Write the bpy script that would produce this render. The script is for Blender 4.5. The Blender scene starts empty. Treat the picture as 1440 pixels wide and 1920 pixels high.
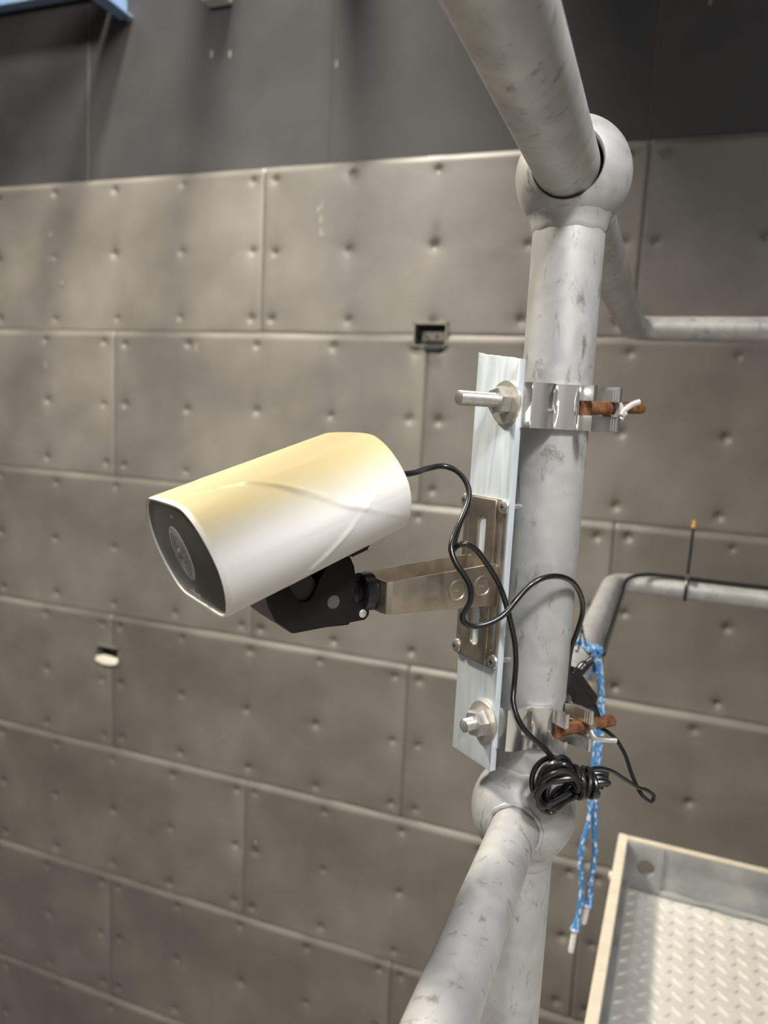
import bpy, bmesh, math, random
from mathutils import Vector, Matrix, noise

random.seed(7)
scene = bpy.context.scene
COL = scene.collection
V = Vector

# ------------------------------------------------------------------ camera
cam_data = bpy.data.cameras.new('camera')
cam = bpy.data.objects.new('camera', cam_data)
COL.objects.link(cam)
CR = V((0.93527, 0.35007, 0.05224))
CU = V((-0.0918, 0.09736, 0.99101))
CF = V((-0.34183, 0.93165, -0.1232))
cm = Matrix.Identity(4)
for i in range(3):
    cm[i][0], cm[i][1], cm[i][2] = CR[i], CU[i], -CF[i]
cam.matrix_world = cm
cam_data.sensor_fit = 'VERTICAL'
cam_data.sensor_height = 36.0
cam_data.sensor_width = 27.0
cam_data.lens = 36.0 * 1413.76 / 1920.0
cam_data.clip_start = 0.02
cam_data.dof.use_dof = True
cam_data.dof.focus_distance = 0.47
cam_data.dof.aperture_fstop = 7.5
scene.camera = cam

# ------------------------------------------------------------------ world, lamps, exposure
world = bpy.data.worlds.new('world')
scene.world = world
world.use_nodes = True
world.node_tree.nodes['Background'].inputs[0].default_value = (0.9, 0.95, 1.0, 1)
world.node_tree.nodes['Background'].inputs[1].default_value = 0.3
scene.view_settings.view_transform = 'Standard'
scene.view_settings.look = 'None'
scene.view_settings.gamma = 1.0
scene.view_settings.exposure = 0.0
scene.view_settings.use_curve_mapping = False


def lamp(name, loc, target, size, power, color):
    d = bpy.data.lights.new(name, 'AREA')
    d.shape = 'DISK'
    d.size = size
    d.energy = power
    d.color = color
    o = bpy.data.objects.new(name, d)
    COL.objects.link(o)
    o.location = loc
    o.rotation_euler = (V(target) - V(loc)).to_track_quat('-Z', 'Y').to_euler()
    return o


lamp('far_fill_lamp', (1.5, -3.2, 3.6), (0.8, -4.6, -1.0), 1.2, 170, (1.0, 0.97, 0.94))  # added out of view to brighten the front wall for metal reflections


def spot(name, loc, target, angle, blend, size, power, color):
    d = bpy.data.lights.new(name, 'SPOT')
    d.energy = power
    d.color = color
    d.spot_size = math.radians(angle)
    d.spot_blend = blend
    d.shadow_soft_size = size
    o = bpy.data.objects.new(name, d)
    COL.objects.link(o)
    o.location = loc
    o.rotation_euler = (V(target) - V(loc)).to_track_quat('-Z', 'Y').to_euler()


# hall lamps at the left and above the wall; two added fill spots
spot('reflector_lamp_side', (-1.95, 0.55, 2.0), (-0.05, 0.90, -0.5), 78, 0.7, 0.18, 480, (1.0, 0.90, 0.75))
spot('rear_fill_spot', (0.35, -0.12, 0.85), (-0.19, 0.42, -0.12), 62, 1.0, 0.08, 61, (1.0, 0.98, 0.97))  # unseen lamp set close behind the viewer to brighten the foreground alone
spot('wall_washer', (-1.35, 1.72, 3.75), (-2.2, 2.57, -0.3), 72, 0.8, 0.14, 1050, (1.0, 0.93, 0.82))
spot('wall_fill_spot', (-1.6, -0.2, 1.95), (-2.35, 2.57, -0.85), 92, 0.9, 0.22, 700, (1.0, 0.93, 0.82))  # added to brighten the dim left part of the wall

# ------------------------------------------------------------------ materials
MATS = {}


def nodes_of(name):
    m = bpy.data.materials.new(name)
    m.use_nodes = True
    nt = m.node_tree
    b = nt.nodes['Principled BSDF']
    MATS[name] = m
    return m, nt, b


def mat(name, col, rough=0.5, metal=0.0, col2=None, scale=20.0, detail=4.0, bump=0.0, bscale=None,
        contrast=(0.35, 0.65), stretch=None, coat=0.0, rand=0.0, spec=None, rough_var=0.0):
    m, nt, b = nodes_of(name)
    L = nt.links
    b.inputs['Roughness'].default_value = rough
    b.inputs['Metallic'].default_value = metal
    b.inputs['Base Color'].default_value = (*col, 1)
    b.inputs['Coat Weight'].default_value = coat
    if spec is not None:
        b.inputs['Specular IOR Level'].default_value = spec
    tc = nt.nodes.new('ShaderNodeTexCoord')
    vec = tc.outputs['Object']
    if stretch:
        mp = nt.nodes.new('ShaderNodeMapping')
        mp.inputs['Scale'].default_value = stretch
        L.new(vec, mp.inputs['Vector'])
        vec = mp.outputs['Vector']
    if col2:
        n = nt.nodes.new('ShaderNodeTexNoise')
        n.inputs['Scale'].default_value = scale
        n.inputs['Detail'].default_value = detail
        L.new(vec, n.inputs['Vector'])
        r = nt.nodes.new('ShaderNodeValToRGB')
        r.color_ramp.elements[0].position, r.color_ramp.elements[1].position = contrast
        r.color_ramp.elements[0].color = (*col, 1)
        r.color_ramp.elements[1].color = (*col2, 1)
        L.new(n.outputs['Fac'], r.inputs['Fac'])
        out = r.outputs['Color']
        if rand:
            oi = nt.nodes.new('ShaderNodeObjectInfo')
            mr = nt.nodes.new('ShaderNodeMapRange')
            mr.inputs['To Min'].default_value = 1 - rand
            mr.inputs['To Max'].default_value = 1 + rand
            L.new(oi.outputs['Random'], mr.inputs['Value'])
            hs = nt.nodes.new('ShaderNodeHueSaturation')
            L.new(mr.outputs['Result'], hs.inputs['Value'])
            L.new(out, hs.inputs['Color'])
            out = hs.outputs['Color']
        L.new(out, b.inputs['Base Color'])
        if rough_var:
            mr2 = nt.nodes.new('ShaderNodeMapRange')
            mr2.inputs['To Min'].default_value = rough - rough_var
            mr2.inputs['To Max'].default_value = rough + rough_var
            L.new(n.outputs['Fac'], mr2.inputs['Value'])
            L.new(mr2.outputs['Result'], b.inputs['Roughness'])
    if bump:
        n2 = nt.nodes.new('ShaderNodeTexNoise')
        n2.inputs['Scale'].default_value = bscale or scale * 3
        n2.inputs['Detail'].default_value = 5
        L.new(vec, n2.inputs['Vector'])
        bp = nt.nodes.new('ShaderNodeBump')
        bp.inputs['Strength'].default_value = bump
        bp.inputs['Distance'].default_value = 0.002
        L.new(n2.outputs['Fac'], bp.inputs['Height'])
        L.new(bp.outputs['Normal'], b.inputs['Normal'])
    return m


def galvanised(name, light, dark, scuff, metal=0.35, rough=0.5, scuff_pos=(0.66, 0.72), vscale=55):
    """zinc coating: soft spangle patches and dark scuffs"""
    m, nt, b = nodes_of(name)
    L = nt.links
    b.inputs['Metallic'].default_value = metal
    b.inputs['Roughness'].default_value = rough
    tc = nt.nodes.new('ShaderNodeTexCoord')
    v = nt.nodes.new('ShaderNodeTexVoronoi')
    v.inputs['Scale'].default_value = vscale
    v.feature = 'SMOOTH_F1'
    n0 = nt.nodes.new('ShaderNodeTexNoise')
    n0.inputs['Scale'].default_value = 25
    L.new(tc.outputs['Object'], n0.inputs['Vector'])
    wp = nt.nodes.new('ShaderNodeMix')
    wp.data_type = 'VECTOR'
    wp.inputs['Factor'].default_value = 0.06
    L.new(tc.outputs['Object'], wp.inputs['A'])
    L.new(n0.outputs['Color'], wp.inputs['B'])
    L.new(wp.outputs['Result'], v.inputs['Vector'])
    mx = nt.nodes.new('ShaderNodeMix')
    mx.data_type = 'RGBA'
    mx.inputs['A'].default_value = (*dark, 1)
    mx.inputs['B'].default_value = (*light, 1)
    n1 = nt.nodes.new('ShaderNodeTexNoise')
    n1.inputs['Scale'].default_value = 18
    n1.inputs['Detail'].default_value = 6
    L.new(tc.outputs['Object'], n1.inputs['Vector'])
    ad = nt.nodes.new('ShaderNodeMath')
    ad.operation = 'MULTIPLY_ADD'
    sep = nt.nodes.new('ShaderNodeSeparateColor')
    L.new(v.outputs['Color'], sep.inputs['Color'])
    L.new(sep.outputs['Red'], ad.inputs[0])
    ad.inputs[1].default_value = 0.35
    L.new(n1.outputs['Fac'], ad.inputs[2])
    mr = nt.nodes.new('ShaderNodeMapRange')
    mr.inputs['From Min'].default_value = 0.35
    mr.inputs['From Max'].default_value = 0.95
    L.new(ad.outputs['Value'], mr.inputs['Value'])
    L.new(mr.outputs['Result'], mx.inputs['Factor'])
    n2 = nt.nodes.new('ShaderNodeTexNoise')
    n2.inputs['Scale'].default_value = 95
    n2.inputs['Detail'].default_value = 8
    n2.inputs['Roughness'].default_value = 0.7
    n2.inputs['Distortion'].default_value = 0.4
    mps = nt.nodes.new('ShaderNodeMapping')
    mps.inputs['Scale'].default_value = (1, 1, 0.45)
    mps.inputs['Rotation'].default_value = (0.3, 0.5, 0)
    L.new(tc.outputs['Object'], mps.inputs['Vector'])
    L.new(mps.outputs['Vector'], n2.inputs['Vector'])
    rp = nt.nodes.new('ShaderNodeValToRGB')
    rp.color_ramp.elements[0].position, rp.color_ramp.elements[1].position = scuff_pos
    L.new(n2.outputs['Fac'], rp.inputs['Fac'])
    mx2 = nt.nodes.new('ShaderNodeMix')
    mx2.data_type = 'RGBA'
    L.new(rp.outputs['Color'], mx2.inputs['Factor'])
    L.new(mx.outputs['Result'], mx2.inputs['A'])
    mx2.inputs['B'].default_value = (*scuff, 1)
    L.new(mx2.outputs['Result'], b.inputs['Base Color'])
    bp = nt.nodes.new('ShaderNodeBump')
    bp.inputs['Strength'].default_value = 0.12
    bp.inputs['Distance'].default_value = 0.001
    L.new(n2.outputs['Fac'], bp.inputs['Height'])
    L.new(bp.outputs['Normal'], b.inputs['Normal'])
    return m


galvanised('galv', (0.55, 0.555, 0.545), (0.37, 0.378, 0.38), (0.24, 0.235, 0.22), scuff_pos=(0.57, 0.68), vscale=90)
galvanised('galv_plate', (0.44, 0.45, 0.445), (0.25, 0.265, 0.27), (0.5, 0.49, 0.46), metal=0.3, rough=0.55, vscale=30)
galvanised('tread_plate', (0.74, 0.725, 0.685), (0.64, 0.63, 0.60), (0.5, 0.43, 0.3), metal=0.15, rough=0.55, scuff_pos=(0.7, 0.8))
mat('cream_steel', (0.78, 0.72, 0.58), 0.5, 0.1, (0.7, 0.64, 0.52), 30)
mat('aluminium', (0.66, 0.75, 0.82), 0.42, 0.4, (0.78, 0.85, 0.90), 30, stretch=(6, 6, 1.0), bump=0.012, rough_var=0.1)
mat('polished', (0.86, 0.85, 0.83), 0.27, 1.0, (0.88, 0.87, 0.85), 25, stretch=(1, 1, 4))
mat('zinc', (0.62, 0.62, 0.60), 0.35, 0.9, (0.75, 0.74, 0.72), 200)
mat('dull_zinc', (0.5, 0.48, 0.45), 0.6, 0.4, (0.6, 0.58, 0.54), 200)
mat('washer_zinc', (0.68, 0.65, 0.57), 0.4, 0.8, (0.76, 0.73, 0.66), 200)
mat('nickel', (0.40, 0.35, 0.28), 0.36, 0.95, (0.54, 0.48, 0.40), 60, bump=0.05, bscale=300, rough_var=0.12)
mat('nickel_edge', (0.82, 0.76, 0.66), 0.3, 1.0)
mat('rust', (0.09, 0.034, 0.014), 0.8, 0.1, (0.25, 0.10, 0.034), 180, bump=0.5, bscale=500)
mat('black_paint', (0.006, 0.006, 0.0065), 0.45, 0.0, (0.010, 0.010, 0.0105), 60, spec=0.25)
mat('black_worn', (0.16, 0.135, 0.125), 0.5, 0.2, (0.2, 0.17, 0.16), 60)
mat('black_plastic', (0.012, 0.012, 0.014), 0.32)
mat('cable_black', (0.009, 0.009, 0.010), 0.3, coat=0.2)
mat('disc_grey', (0.09, 0.09, 0.095), 0.5)
mat('glass_black', (0.085, 0.080, 0.068), 0.3, 0.0, spec=0.3)
mat('lens_grey', (0.55, 0.55, 0.55), 0.5, spec=0.2)
mat('lens_dark', (0.27, 0.27, 0.27), 0.5, spec=0.2)
mat('lens_glass', (0.3, 0.25, 0.22), 0.08, 0.3)
mat('print_grey', (0.6, 0.59, 0.56), 0.6)
mat('rubber_panel', (0.116, 0.108, 0.095), 0.47, 0.0, (0.198, 0.185, 0.163), 2.2, detail=8, bump=0.25, bscale=45, rand=0.06, rough_var=0.06)
mat('smooth_panel', (0.036, 0.036, 0.039), 0.55, 0.0, (0.052, 0.051, 0.053), 3, detail=6, bump=0.06, bscale=60, rough_var=0.05, spec=0.3)
mat('seam', (0.11, 0.105, 0.1), 0.6)
mat('smear', (0.27, 0.255, 0.22), 0.8)
mat('wall_grey', (0.6, 0.59, 0.57), 0.8, 0.0, (0.66, 0.65, 0.63), 4)
mat('floor_grey', (0.16, 0.155, 0.15), 0.7, 0.0, (0.22, 0.21, 0.2), 6)
mat('ceiling_grey', (0.6, 0.6, 0.59), 0.8, 0.0, (0.66, 0.66, 0.65), 3)
mat('blue_paint', (0.20, 0.31, 0.50), 0.45, 0.0, (0.25, 0.37, 0.56), 8)
mat('white_paint', (0.8, 0.8, 0.78), 0.5)
mat('box_dark', (0.02, 0.02, 0.018), 0.7)
mat('box_frame', (0.2, 0.19, 0.16), 0.6, 0.0, (0.28, 0.26, 0.21), 25)
mat('box_grey', (0.13, 0.125, 0.115), 0.5)
mat('flap_white', (0.78, 0.74, 0.62), 0.5)
mat('lit_tip', (0.6, 0.35, 0.1), 0.5)  # tip of the tie tail, its lit look put into the colour
mat('rope_end', (0.75, 0.72, 0.68), 0.9, 0.0, (0.6, 0.56, 0.52), 300)

# housing: white plastic, yellower on its upper side
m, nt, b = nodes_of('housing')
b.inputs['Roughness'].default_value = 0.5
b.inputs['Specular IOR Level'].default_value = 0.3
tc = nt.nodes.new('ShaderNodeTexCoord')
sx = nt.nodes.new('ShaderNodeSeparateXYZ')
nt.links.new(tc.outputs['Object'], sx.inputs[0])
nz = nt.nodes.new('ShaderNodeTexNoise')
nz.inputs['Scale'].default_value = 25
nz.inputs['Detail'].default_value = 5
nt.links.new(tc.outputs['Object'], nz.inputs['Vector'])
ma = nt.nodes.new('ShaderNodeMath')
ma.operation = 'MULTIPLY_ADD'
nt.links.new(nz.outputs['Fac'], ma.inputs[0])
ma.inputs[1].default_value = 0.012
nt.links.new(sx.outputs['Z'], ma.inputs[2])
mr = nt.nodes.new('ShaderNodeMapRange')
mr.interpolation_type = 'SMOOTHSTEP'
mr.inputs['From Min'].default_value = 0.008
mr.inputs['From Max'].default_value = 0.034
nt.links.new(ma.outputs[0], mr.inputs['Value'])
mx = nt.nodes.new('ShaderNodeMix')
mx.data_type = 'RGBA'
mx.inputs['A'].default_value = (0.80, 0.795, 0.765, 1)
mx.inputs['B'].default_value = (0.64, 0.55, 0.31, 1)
rim_r = nt.nodes.new('ShaderNodeMapRange')          # yellow tint fades out at the front lip
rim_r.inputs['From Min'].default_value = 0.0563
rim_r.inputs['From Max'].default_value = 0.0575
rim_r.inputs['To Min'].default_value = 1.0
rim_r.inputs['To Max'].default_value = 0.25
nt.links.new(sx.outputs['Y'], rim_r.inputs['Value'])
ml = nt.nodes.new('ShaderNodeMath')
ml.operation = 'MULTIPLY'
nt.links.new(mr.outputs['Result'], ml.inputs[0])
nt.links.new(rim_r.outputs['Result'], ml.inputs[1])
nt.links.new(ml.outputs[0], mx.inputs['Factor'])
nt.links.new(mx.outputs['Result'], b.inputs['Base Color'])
mat('housing_rim', (0.85, 0.83, 0.76), 0.4)

# rope: blue braid with white flecks
m, nt, b = nodes_of('rope_blue')
b.inputs['Roughness'].default_value = 0.8
tc = nt.nodes.new('ShaderNodeTexCoord')
wv = nt.nodes.new('ShaderNodeTexVoronoi')
wv.inputs['Scale'].default_value = 360
mp = nt.nodes.new('ShaderNodeMapping')
mp.inputs['Scale'].default_value = (1.6, 1.6, 0.6)
nt.links.new(tc.outputs['Object'], mp.inputs['Vector'])
nt.links.new(mp.outputs['Vector'], wv.inputs['Vector'])
sp = nt.nodes.new('ShaderNodeSeparateColor')
nt.links.new(wv.outputs['Color'], sp.inputs['Color'])
rp = nt.nodes.new('ShaderNodeValToRGB')
rp.color_ramp.interpolation = 'CONSTANT'
rp.color_ramp.elements[0].color = (0.045, 0.21, 0.48, 1)
rp.color_ramp.elements[1].color = (0.6, 0.68, 0.74, 1)
rp.color_ramp.elements[1].position = 0.78
nt.links.new(sp.outputs['Red'], rp.inputs['Fac'])
nt.links.new(rp.outputs['Color'], b.inputs['Base Color'])

# ------------------------------------------------------------------ helpers
WL = {}   # world location of every built object (rotation-free parents only)


def tag(o, label=None, category=None, group=None, kind=None):
    if label:
        o['label'] = label
    if category:
        o['category'] = category
    if group:
        o['group'] = group
    if kind:
        o['kind'] = kind
    return o


def empty(name, loc, label, category, group=None):
    o = bpy.data.objects.new(name, None)
    COL.objects.link(o)
    o.location = loc
    o.empty_display_size = 0.02
    WL[o] = V(loc)
    return tag(o, label, category, group)


def link(name, me, material, parent=None, smooth=True, sharp=35, matrix=None, center=True):
    """me is in world coordinates unless a matrix is given"""
    o = bpy.data.objects.new(name, me)
    COL.objects.link(o)
    if material:
        me.materials.clear()
        me.materials.append(MATS[material])
    if smooth:
        me.polygons.foreach_set('use_smooth', [True] * len(me.polygons))
        me.set_sharp_from_angle(angle=math.radians(sharp))
    if matrix is not None:
        if parent:
            o.parent = parent
            o.matrix_basis = Matrix.Translation(-WL[parent]) @ matrix
        else:
            o.matrix_basis = matrix
        WL[o] = None
        return o
    c = V((0, 0, 0))
    if center and len(me.vertices):
        xs = [v.co for v in me.vertices]
        lo = V([min(p[i] for p in xs) for i in range(3)])
        hi = V([max(p[i] for p in xs) for i in range(3)])
        c = (lo + hi) / 2
        if parent is None:
            c.z = lo.z
        me.transform(Matrix.Translation(-c))
    WL[o] = c.copy()
    o.location = c - (WL[parent] if parent else V((0, 0, 0)))
    if parent:
        o.parent = parent
    return o


def mesh(verts, faces):
    me = bpy.data.meshes.new('m')
    me.from_pydata([tuple(v) for v in verts], [], faces)
    me.update()
    bm = bmesh.new()
    bm.from_mesh(me)
    bmesh.ops.remove_doubles(bm, verts=bm.verts, dist=1e-7)
    bmesh.ops.recalc_face_normals(bm, faces=bm.faces)
    bm.to_mesh(me)
    bm.free()
    return me


def join(parts):
    vs, fs = [], []
    for v, f in parts:
        n = len(vs)
        vs += [V(p) for p in v]
        fs += [[i + n for i in q] for q in f]
    return vs, fs


def frame(o, x, y, z):
    m = Matrix.Identity(4)
    for i in range(3):
        m[i][0], m[i][1], m[i][2], m[i][3] = x[i], y[i], z[i], o[i]
    return m


def xf(vf, M):
    return [M @ V(p) for p in vf[0]], vf[1]


def bevel_me(me, w, seg=2):
    bm = bmesh.new()
    bm.from_mesh(me)
    es = [e for e in bm.edges if len(e.link_faces) == 2 and e.calc_face_angle(0) > 0.6]
    bmesh.ops.bevel(bm, geom=es, offset=w, segments=seg, affect='EDGES', clamp_overlap=True)
    bm.to_mesh(me)
    bm.free()
    return me


def box(x0, x1, y0, y1, z0, z1):
    v = [(x, y, z) for x in (x0, x1) for y in (y0, y1) for z in (z0, z1)]
    f = [(0, 1, 3, 2), (4, 6, 7, 5), (0, 4, 5, 1), (2, 3, 7, 6), (0, 2, 6, 4), (1, 5, 7, 3)]
    return v, f


def catmull(pts, k=6, closed=False):
    pts = [V(p) for p in pts]
    n = len(pts)
    out = []
    rng = n if closed else n - 1
    for i in range(rng):
        p0 = pts[(i - 1) % n] if closed or i > 0 else pts[0] * 2 - pts[1]
        p1, p2 = pts[i], pts[(i + 1) % n]
        p3 = pts[(i + 2) % n] if closed or i + 2 < n else pts[-1] * 2 - pts[-2]
        for j in range(k):
            t = j / k
            out.append(0.5 * ((2 * p1) + (p2 - p0) * t + (2 * p0 - 5 * p1 + 4 * p2 - p3) * t * t
                              + (3 * p1 - p0 - 3 * p2 + p3) * t ** 3))
    if not closed:
        out.append(pts[-1])
    return out


def tube(path, r, seg=12, closed=False, cap=True):
    path = [V(p) for p in path]
    n = len(path)
    rr = r if isinstance(r, (list, tuple)) else [r] * n
    tang = []
    for i in range(n):
        a = path[(i - 1) % n] if closed or i > 0 else path[0]
        c = path[(i + 1) % n] if closed or i < n - 1 else path[-1]
        tang.append((c - a).normalized())
    t0 = tang[0]
    up = V((0, 0, 1)) if abs(t0.z) < 0.9 else V((1, 0, 0))
    nrm = (up - t0 * up.dot(t0)).normalized()
    vs, fs = [], []
    for i in range(n):
        t = tang[i]
        nrm = (nrm - t * nrm.dot(t)).normalized()
        bn = t.cross(nrm)
        for j in range(seg):
            a = 2 * math.pi * j / seg
            vs.append(path[i] + (nrm * math.cos(a) + bn * math.sin(a)) * rr[i])
    for i in range(n if closed else n - 1):
        k = (i + 1) % n
        for j in range(seg):
            l = (j + 1) % seg
            fs.append((i * seg + j, i * seg + l, k * seg + l, k * seg + j))
    if cap and not closed:
        fs.append(tuple(range(seg))[::-1])
        fs.append(tuple((n - 1) * seg + j for j in range(seg)))
    return vs, fs


def lathe(profile, seg=32, M=None, close_profile=False):
    """profile: (radius, height) about local z"""
    vs, fs = [], []
    n = len(profile)
    for r, h in profile:
        for j in range(seg):
            a = 2 * math.pi * j / seg
            vs.append(V((r * math.cos(a), r * math.sin(a), h)))
    for i in range(n if close_profile else n - 1):
        k = (i + 1) % n
        for j in range(seg):
            l = (j + 1) % seg
            fs.append((i * seg + j, i * seg + l, k * seg + l, k * seg + j))
    if not close_profile:
        if profile[0][0] > 1e-6:
            fs.append(tuple(range(seg))[::-1])
        if profile[-1][0] > 1e-6:
            fs.append(tuple((n - 1) * seg + j for j in range(seg)))
    if M is not None:
        vs = [M @ p for p in vs]
    return vs, fs


def plate(outline, holes, t, M, bev=0.0003):
    """flat sheet with holes: 2D outline in local xy, thickness centred on local z"""
    cu = bpy.data.curves.new('tmp', 'CURVE')
    cu.dimensions = '2D'
    cu.fill_mode = 'BOTH'
    cu.extrude = max(t / 2 - bev, 1e-5)
    cu.bevel_depth = bev
    cu.bevel_resolution = 1
    cu.offset = -bev
    for pl in [outline] + list(holes):
        s = cu.splines.new('POLY')
        s.points.add(len(pl) - 1)
        for p, q in zip(s.points, pl):
            p.co = (q[0], q[1], 0, 1)
        s.use_cyclic_u = True
    ob = bpy.data.objects.new('tmp', cu)
    COL.objects.link(ob)
    dg = bpy.context.evaluated_depsgraph_get()
    dg.update()
    me = bpy.data.meshes.new_from_object(ob.evaluated_get(dg))
    bpy.data.objects.remove(ob)
    bpy.data.curves.remove(cu)
    bm = bmesh.new()
    bm.from_mesh(me)
    bmesh.ops.remove_doubles(bm, verts=bm.verts, dist=1e-6)
    bmesh.ops.recalc_face_normals(bm, faces=bm.faces)
    bm.to_mesh(me)
    bm.free()
    me.transform(M)
    return me


def round_rect(x0, x1, y0, y1, r, k=5):
    pts = []
    for cx, cy, a0 in ((x1 - r, y1 - r, 0), (x0 + r, y1 - r, 90), (x0 + r, y0 + r, 180), (x1 - r, y0 + r, 270)):
        for i in range(k + 1):
            a = math.radians(a0 + 90 * i / k)
            pts.append((cx + r * math.cos(a), cy + r * math.sin(a)))
    return pts


def circle(cx, cy, r, k=20):
    return [(cx + r * math.cos(2 * math.pi * i / k), cy + r * math.sin(2 * math.pi * i / k)) for i in range(k)]


X, Y, Z = V((1, 0, 0)), V((0, 1, 0)), V((0, 0, 1))

# ------------------------------------------------------------------ room shell
YW = 2.57            # front of the padded wall panels
ZF, ZC = -3.3005, 3.9
XL, XR, YB = -6.0, 5.0, -5.0


def structure(name, vf, material, parent=None, bev=0):
    me = mesh(*vf)
    if bev:
        bevel_me(me, bev)
    o = link(name, me, material, parent, smooth=False)
    if parent is None:
        o['kind'] = 'structure'
    return o


wall = structure('wall_back', box(XL, XR, YW + 0.045, YW + 0.2, ZF, ZC), 'smooth_panel')
structure('floor', box(XL, XR, YB, YW + 0.2, ZF - 0.1, ZF), 'floor_grey')
structure('ceiling', box(XL, XR, YB, YW + 0.2, ZC, ZC + 0.1), 'ceiling_grey')
structure('wall_left', box(XL - 0.15, XL, YB, YW + 0.2, ZF, ZC), 'wall_grey')
structure('wall_right', box(XR, XR + 0.15, YB, YW + 0.2, ZF, ZC), 'wall_grey')
structure('wall_front', box(XL, XR, YB - 0.15, YB, ZF, ZC), 'wall_grey')

PW, PH = 1.352, 0.600
Z_TOP = 0.8995
SOCKETS = [(-0.869, -0.745, 0.257, 0.341), (-2.249, -2.122, -1.122, -1.040)]   # openings cut through the panels


def lines(a, b, marks, step, offs, extra=()):
    s = set([round(a, 5), round(b, 5)])
    n = int((b - a) / step)
    for i in range(1, n):
        s.add(round(a + (b - a) * i / n, 5))
    for m_ in marks:
        for o in offs:
            q = m_ + o
            if a + 0.012 < q < b - 0.012:
                s.add(round(q, 5))
    for e in extra:
        if a < e < b:
            s.add(round(e, 5))
    out = sorted(s)
    keep = [out[0]]
    ex = set(round(e, 5) for e in extra) | {round(a, 5), round(b, 5)}
    for q in out[1:]:
        if q - keep[-1] < 0.0035:
            if q in ex and keep[-1] not in ex:
                keep[-1] = q
                continue
            if q not in ex:
                continue
        keep.append(q)
    return keep


def padded_panel(x0, x1, z0, z1, rng):
    g = 0.0005
    x0 += g; x1 -= g; z0 += g; z1 -= g
    cols = [x0 + 0.048 + i * 0.314 for i in range(5)]
    rows = [z0 + 0.047, z0 + 0.299, z0 + 0.551]
    dim = [(cx + rng.uniform(-0.008, 0.008), cz + rng.uniform(-0.007, 0.007), rng.uniform(0.75, 1.25),
            rng.uniform(0.8, 1.2)) for cx in cols for cz in rows]
    offs = (-0.034, -0.024, -0.017, -0.011, -0.0055, 0, 0.0055, 0.011, 0.017, 0.024, 0.034)
    holes = [s for s in SOCKETS if s[0] < x1 and s[1] > x0 and s[2] < z1 and s[3] > z0]
    ex = [x0 + 0.003, x0 + 0.007, x1 - 0.007, x1 - 0.003] + [q for s in holes for q in s[:2]]
    ez = [z0 + 0.003, z1 - 0.006, z1 - 0.012, z1 - 0.018, z1 - 0.022] + [q for s in holes for q in s[2:]]
    xs = lines(x0, x1, cols, 0.06, offs, ex)
    zs = lines(z0, z1, rows, 0.06, offs, ez)
    nx, nz_ = len(xs), len(zs)
    seed = V((rng.uniform(0, 50), rng.uniform(0, 50), rng.uniform(0, 50)))
    vs = []
    for z in zs:
        for x in xs:
            d = 0.0
            for cx, cz, k, sw in dim:
                r2 = (x - cx) ** 2 + (z - cz) ** 2
                if r2 < 0.0081:
                    d += k * (0.0100 * math.exp(-r2 / (0.0105 * sw) ** 2) + 0.0038 * math.exp(-r2 / 0.030 ** 2))
            d += 0.0028 * noise.noise(V((x * 3.2, z * 4.2, 0)) + seed) + 0.0012 * noise.noise(V((x * 11, z * 13, 3)) + seed)
            e = max(0.0, 1 - min(x - x0, x1 - x) / 0.007)
            d += 0.0045 * e
            e = max(0.0, 1 - (z - z0) / 0.003)
            d += 0.0012 * e
            e = max(0.0, 1 - (z1 - z) / 0.020)
            d += 0.012 * e + 0.0095 * (z1 - z) / (z1 - z0)
            vs.append((x, YW + d, z))
    fs = []
    for j in range(nz_ - 1):
        for i in range(nx - 1):
            cx, cz = (xs[i] + xs[i + 1]) / 2, (zs[j] + zs[j + 1]) / 2
            if any(h[0] < cx < h[1] and h[2] < cz < h[3] for h in holes):
                continue
            a = j * nx + i
            fs.append((a, a + 1, a + nx + 1, a + nx))
    ring = [i for i in range(nx)] + [j * nx + nx - 1 for j in range(1, nz_)] + \
           [(nz_ - 1) * nx + i for i in range(nx - 2, -1, -1)] + [j * nx for j in range(nz_ - 2, 0, -1)]
    b0 = len(vs)
    for r in ring:
        vs.append((vs[r][0], YW + 0.044, vs[r][2]))
    for k in range(len(ring)):
        k2 = (k + 1) % len(ring)
        fs.append((ring[k], ring[k2], b0 + k2, b0 + k))
    me = bpy.data.meshes.new('panel')
    me.from_pydata(vs, [], fs)
    bm = bmesh.new()
    bm.from_mesh(me)
    loose = [v for v in bm.verts if not v.link_faces]
    bmesh.ops.delete(bm, geom=loose, context='VERTS')
    bmesh.ops.recalc_face_normals(bm, faces=bm.faces)
    bm.to_mesh(me)
    bm.free()
    return me


rng = random.Random(11)
for row in range(7):
    z1 = Z_TOP - PH * row
    off = -1.4855 if row % 2 == 0 else -2.1665
    k0 = -3 if row % 2 == 0 else -2
    for k in range(k0, 3 if row % 2 == 0 else 3):
        x0 = off + k * PW
        if x0 > 1.6 or x0 + PW < -4.6:
            continue
        link('wall_panel', padded_panel(x0, x0 + PW, z1 - PH, z1, rng), 'rubber_panel', wall, sharp=60)

for k in range(-2, 3):
    x0 = -1.231 + 1.091 * k
    me = bevel_me(mesh(*box(x0 + 0.002, x0 + 1.089, YW + 0.022, YW + 0.0445, Z_TOP + 0.002, ZC - 0.01)), 0.003)
    link('smooth_panel', me, 'smooth_panel', wall)
    link('seam_bead', mesh(*tube([(x0, YW + 0.0235, Z_TOP + 0.004), (x0 + 0.004, YW + 0.0235, 2.2), (x0, YW + 0.0235, ZC - 0.02)], 0.0026, 8)), 'seam', wall)

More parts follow.
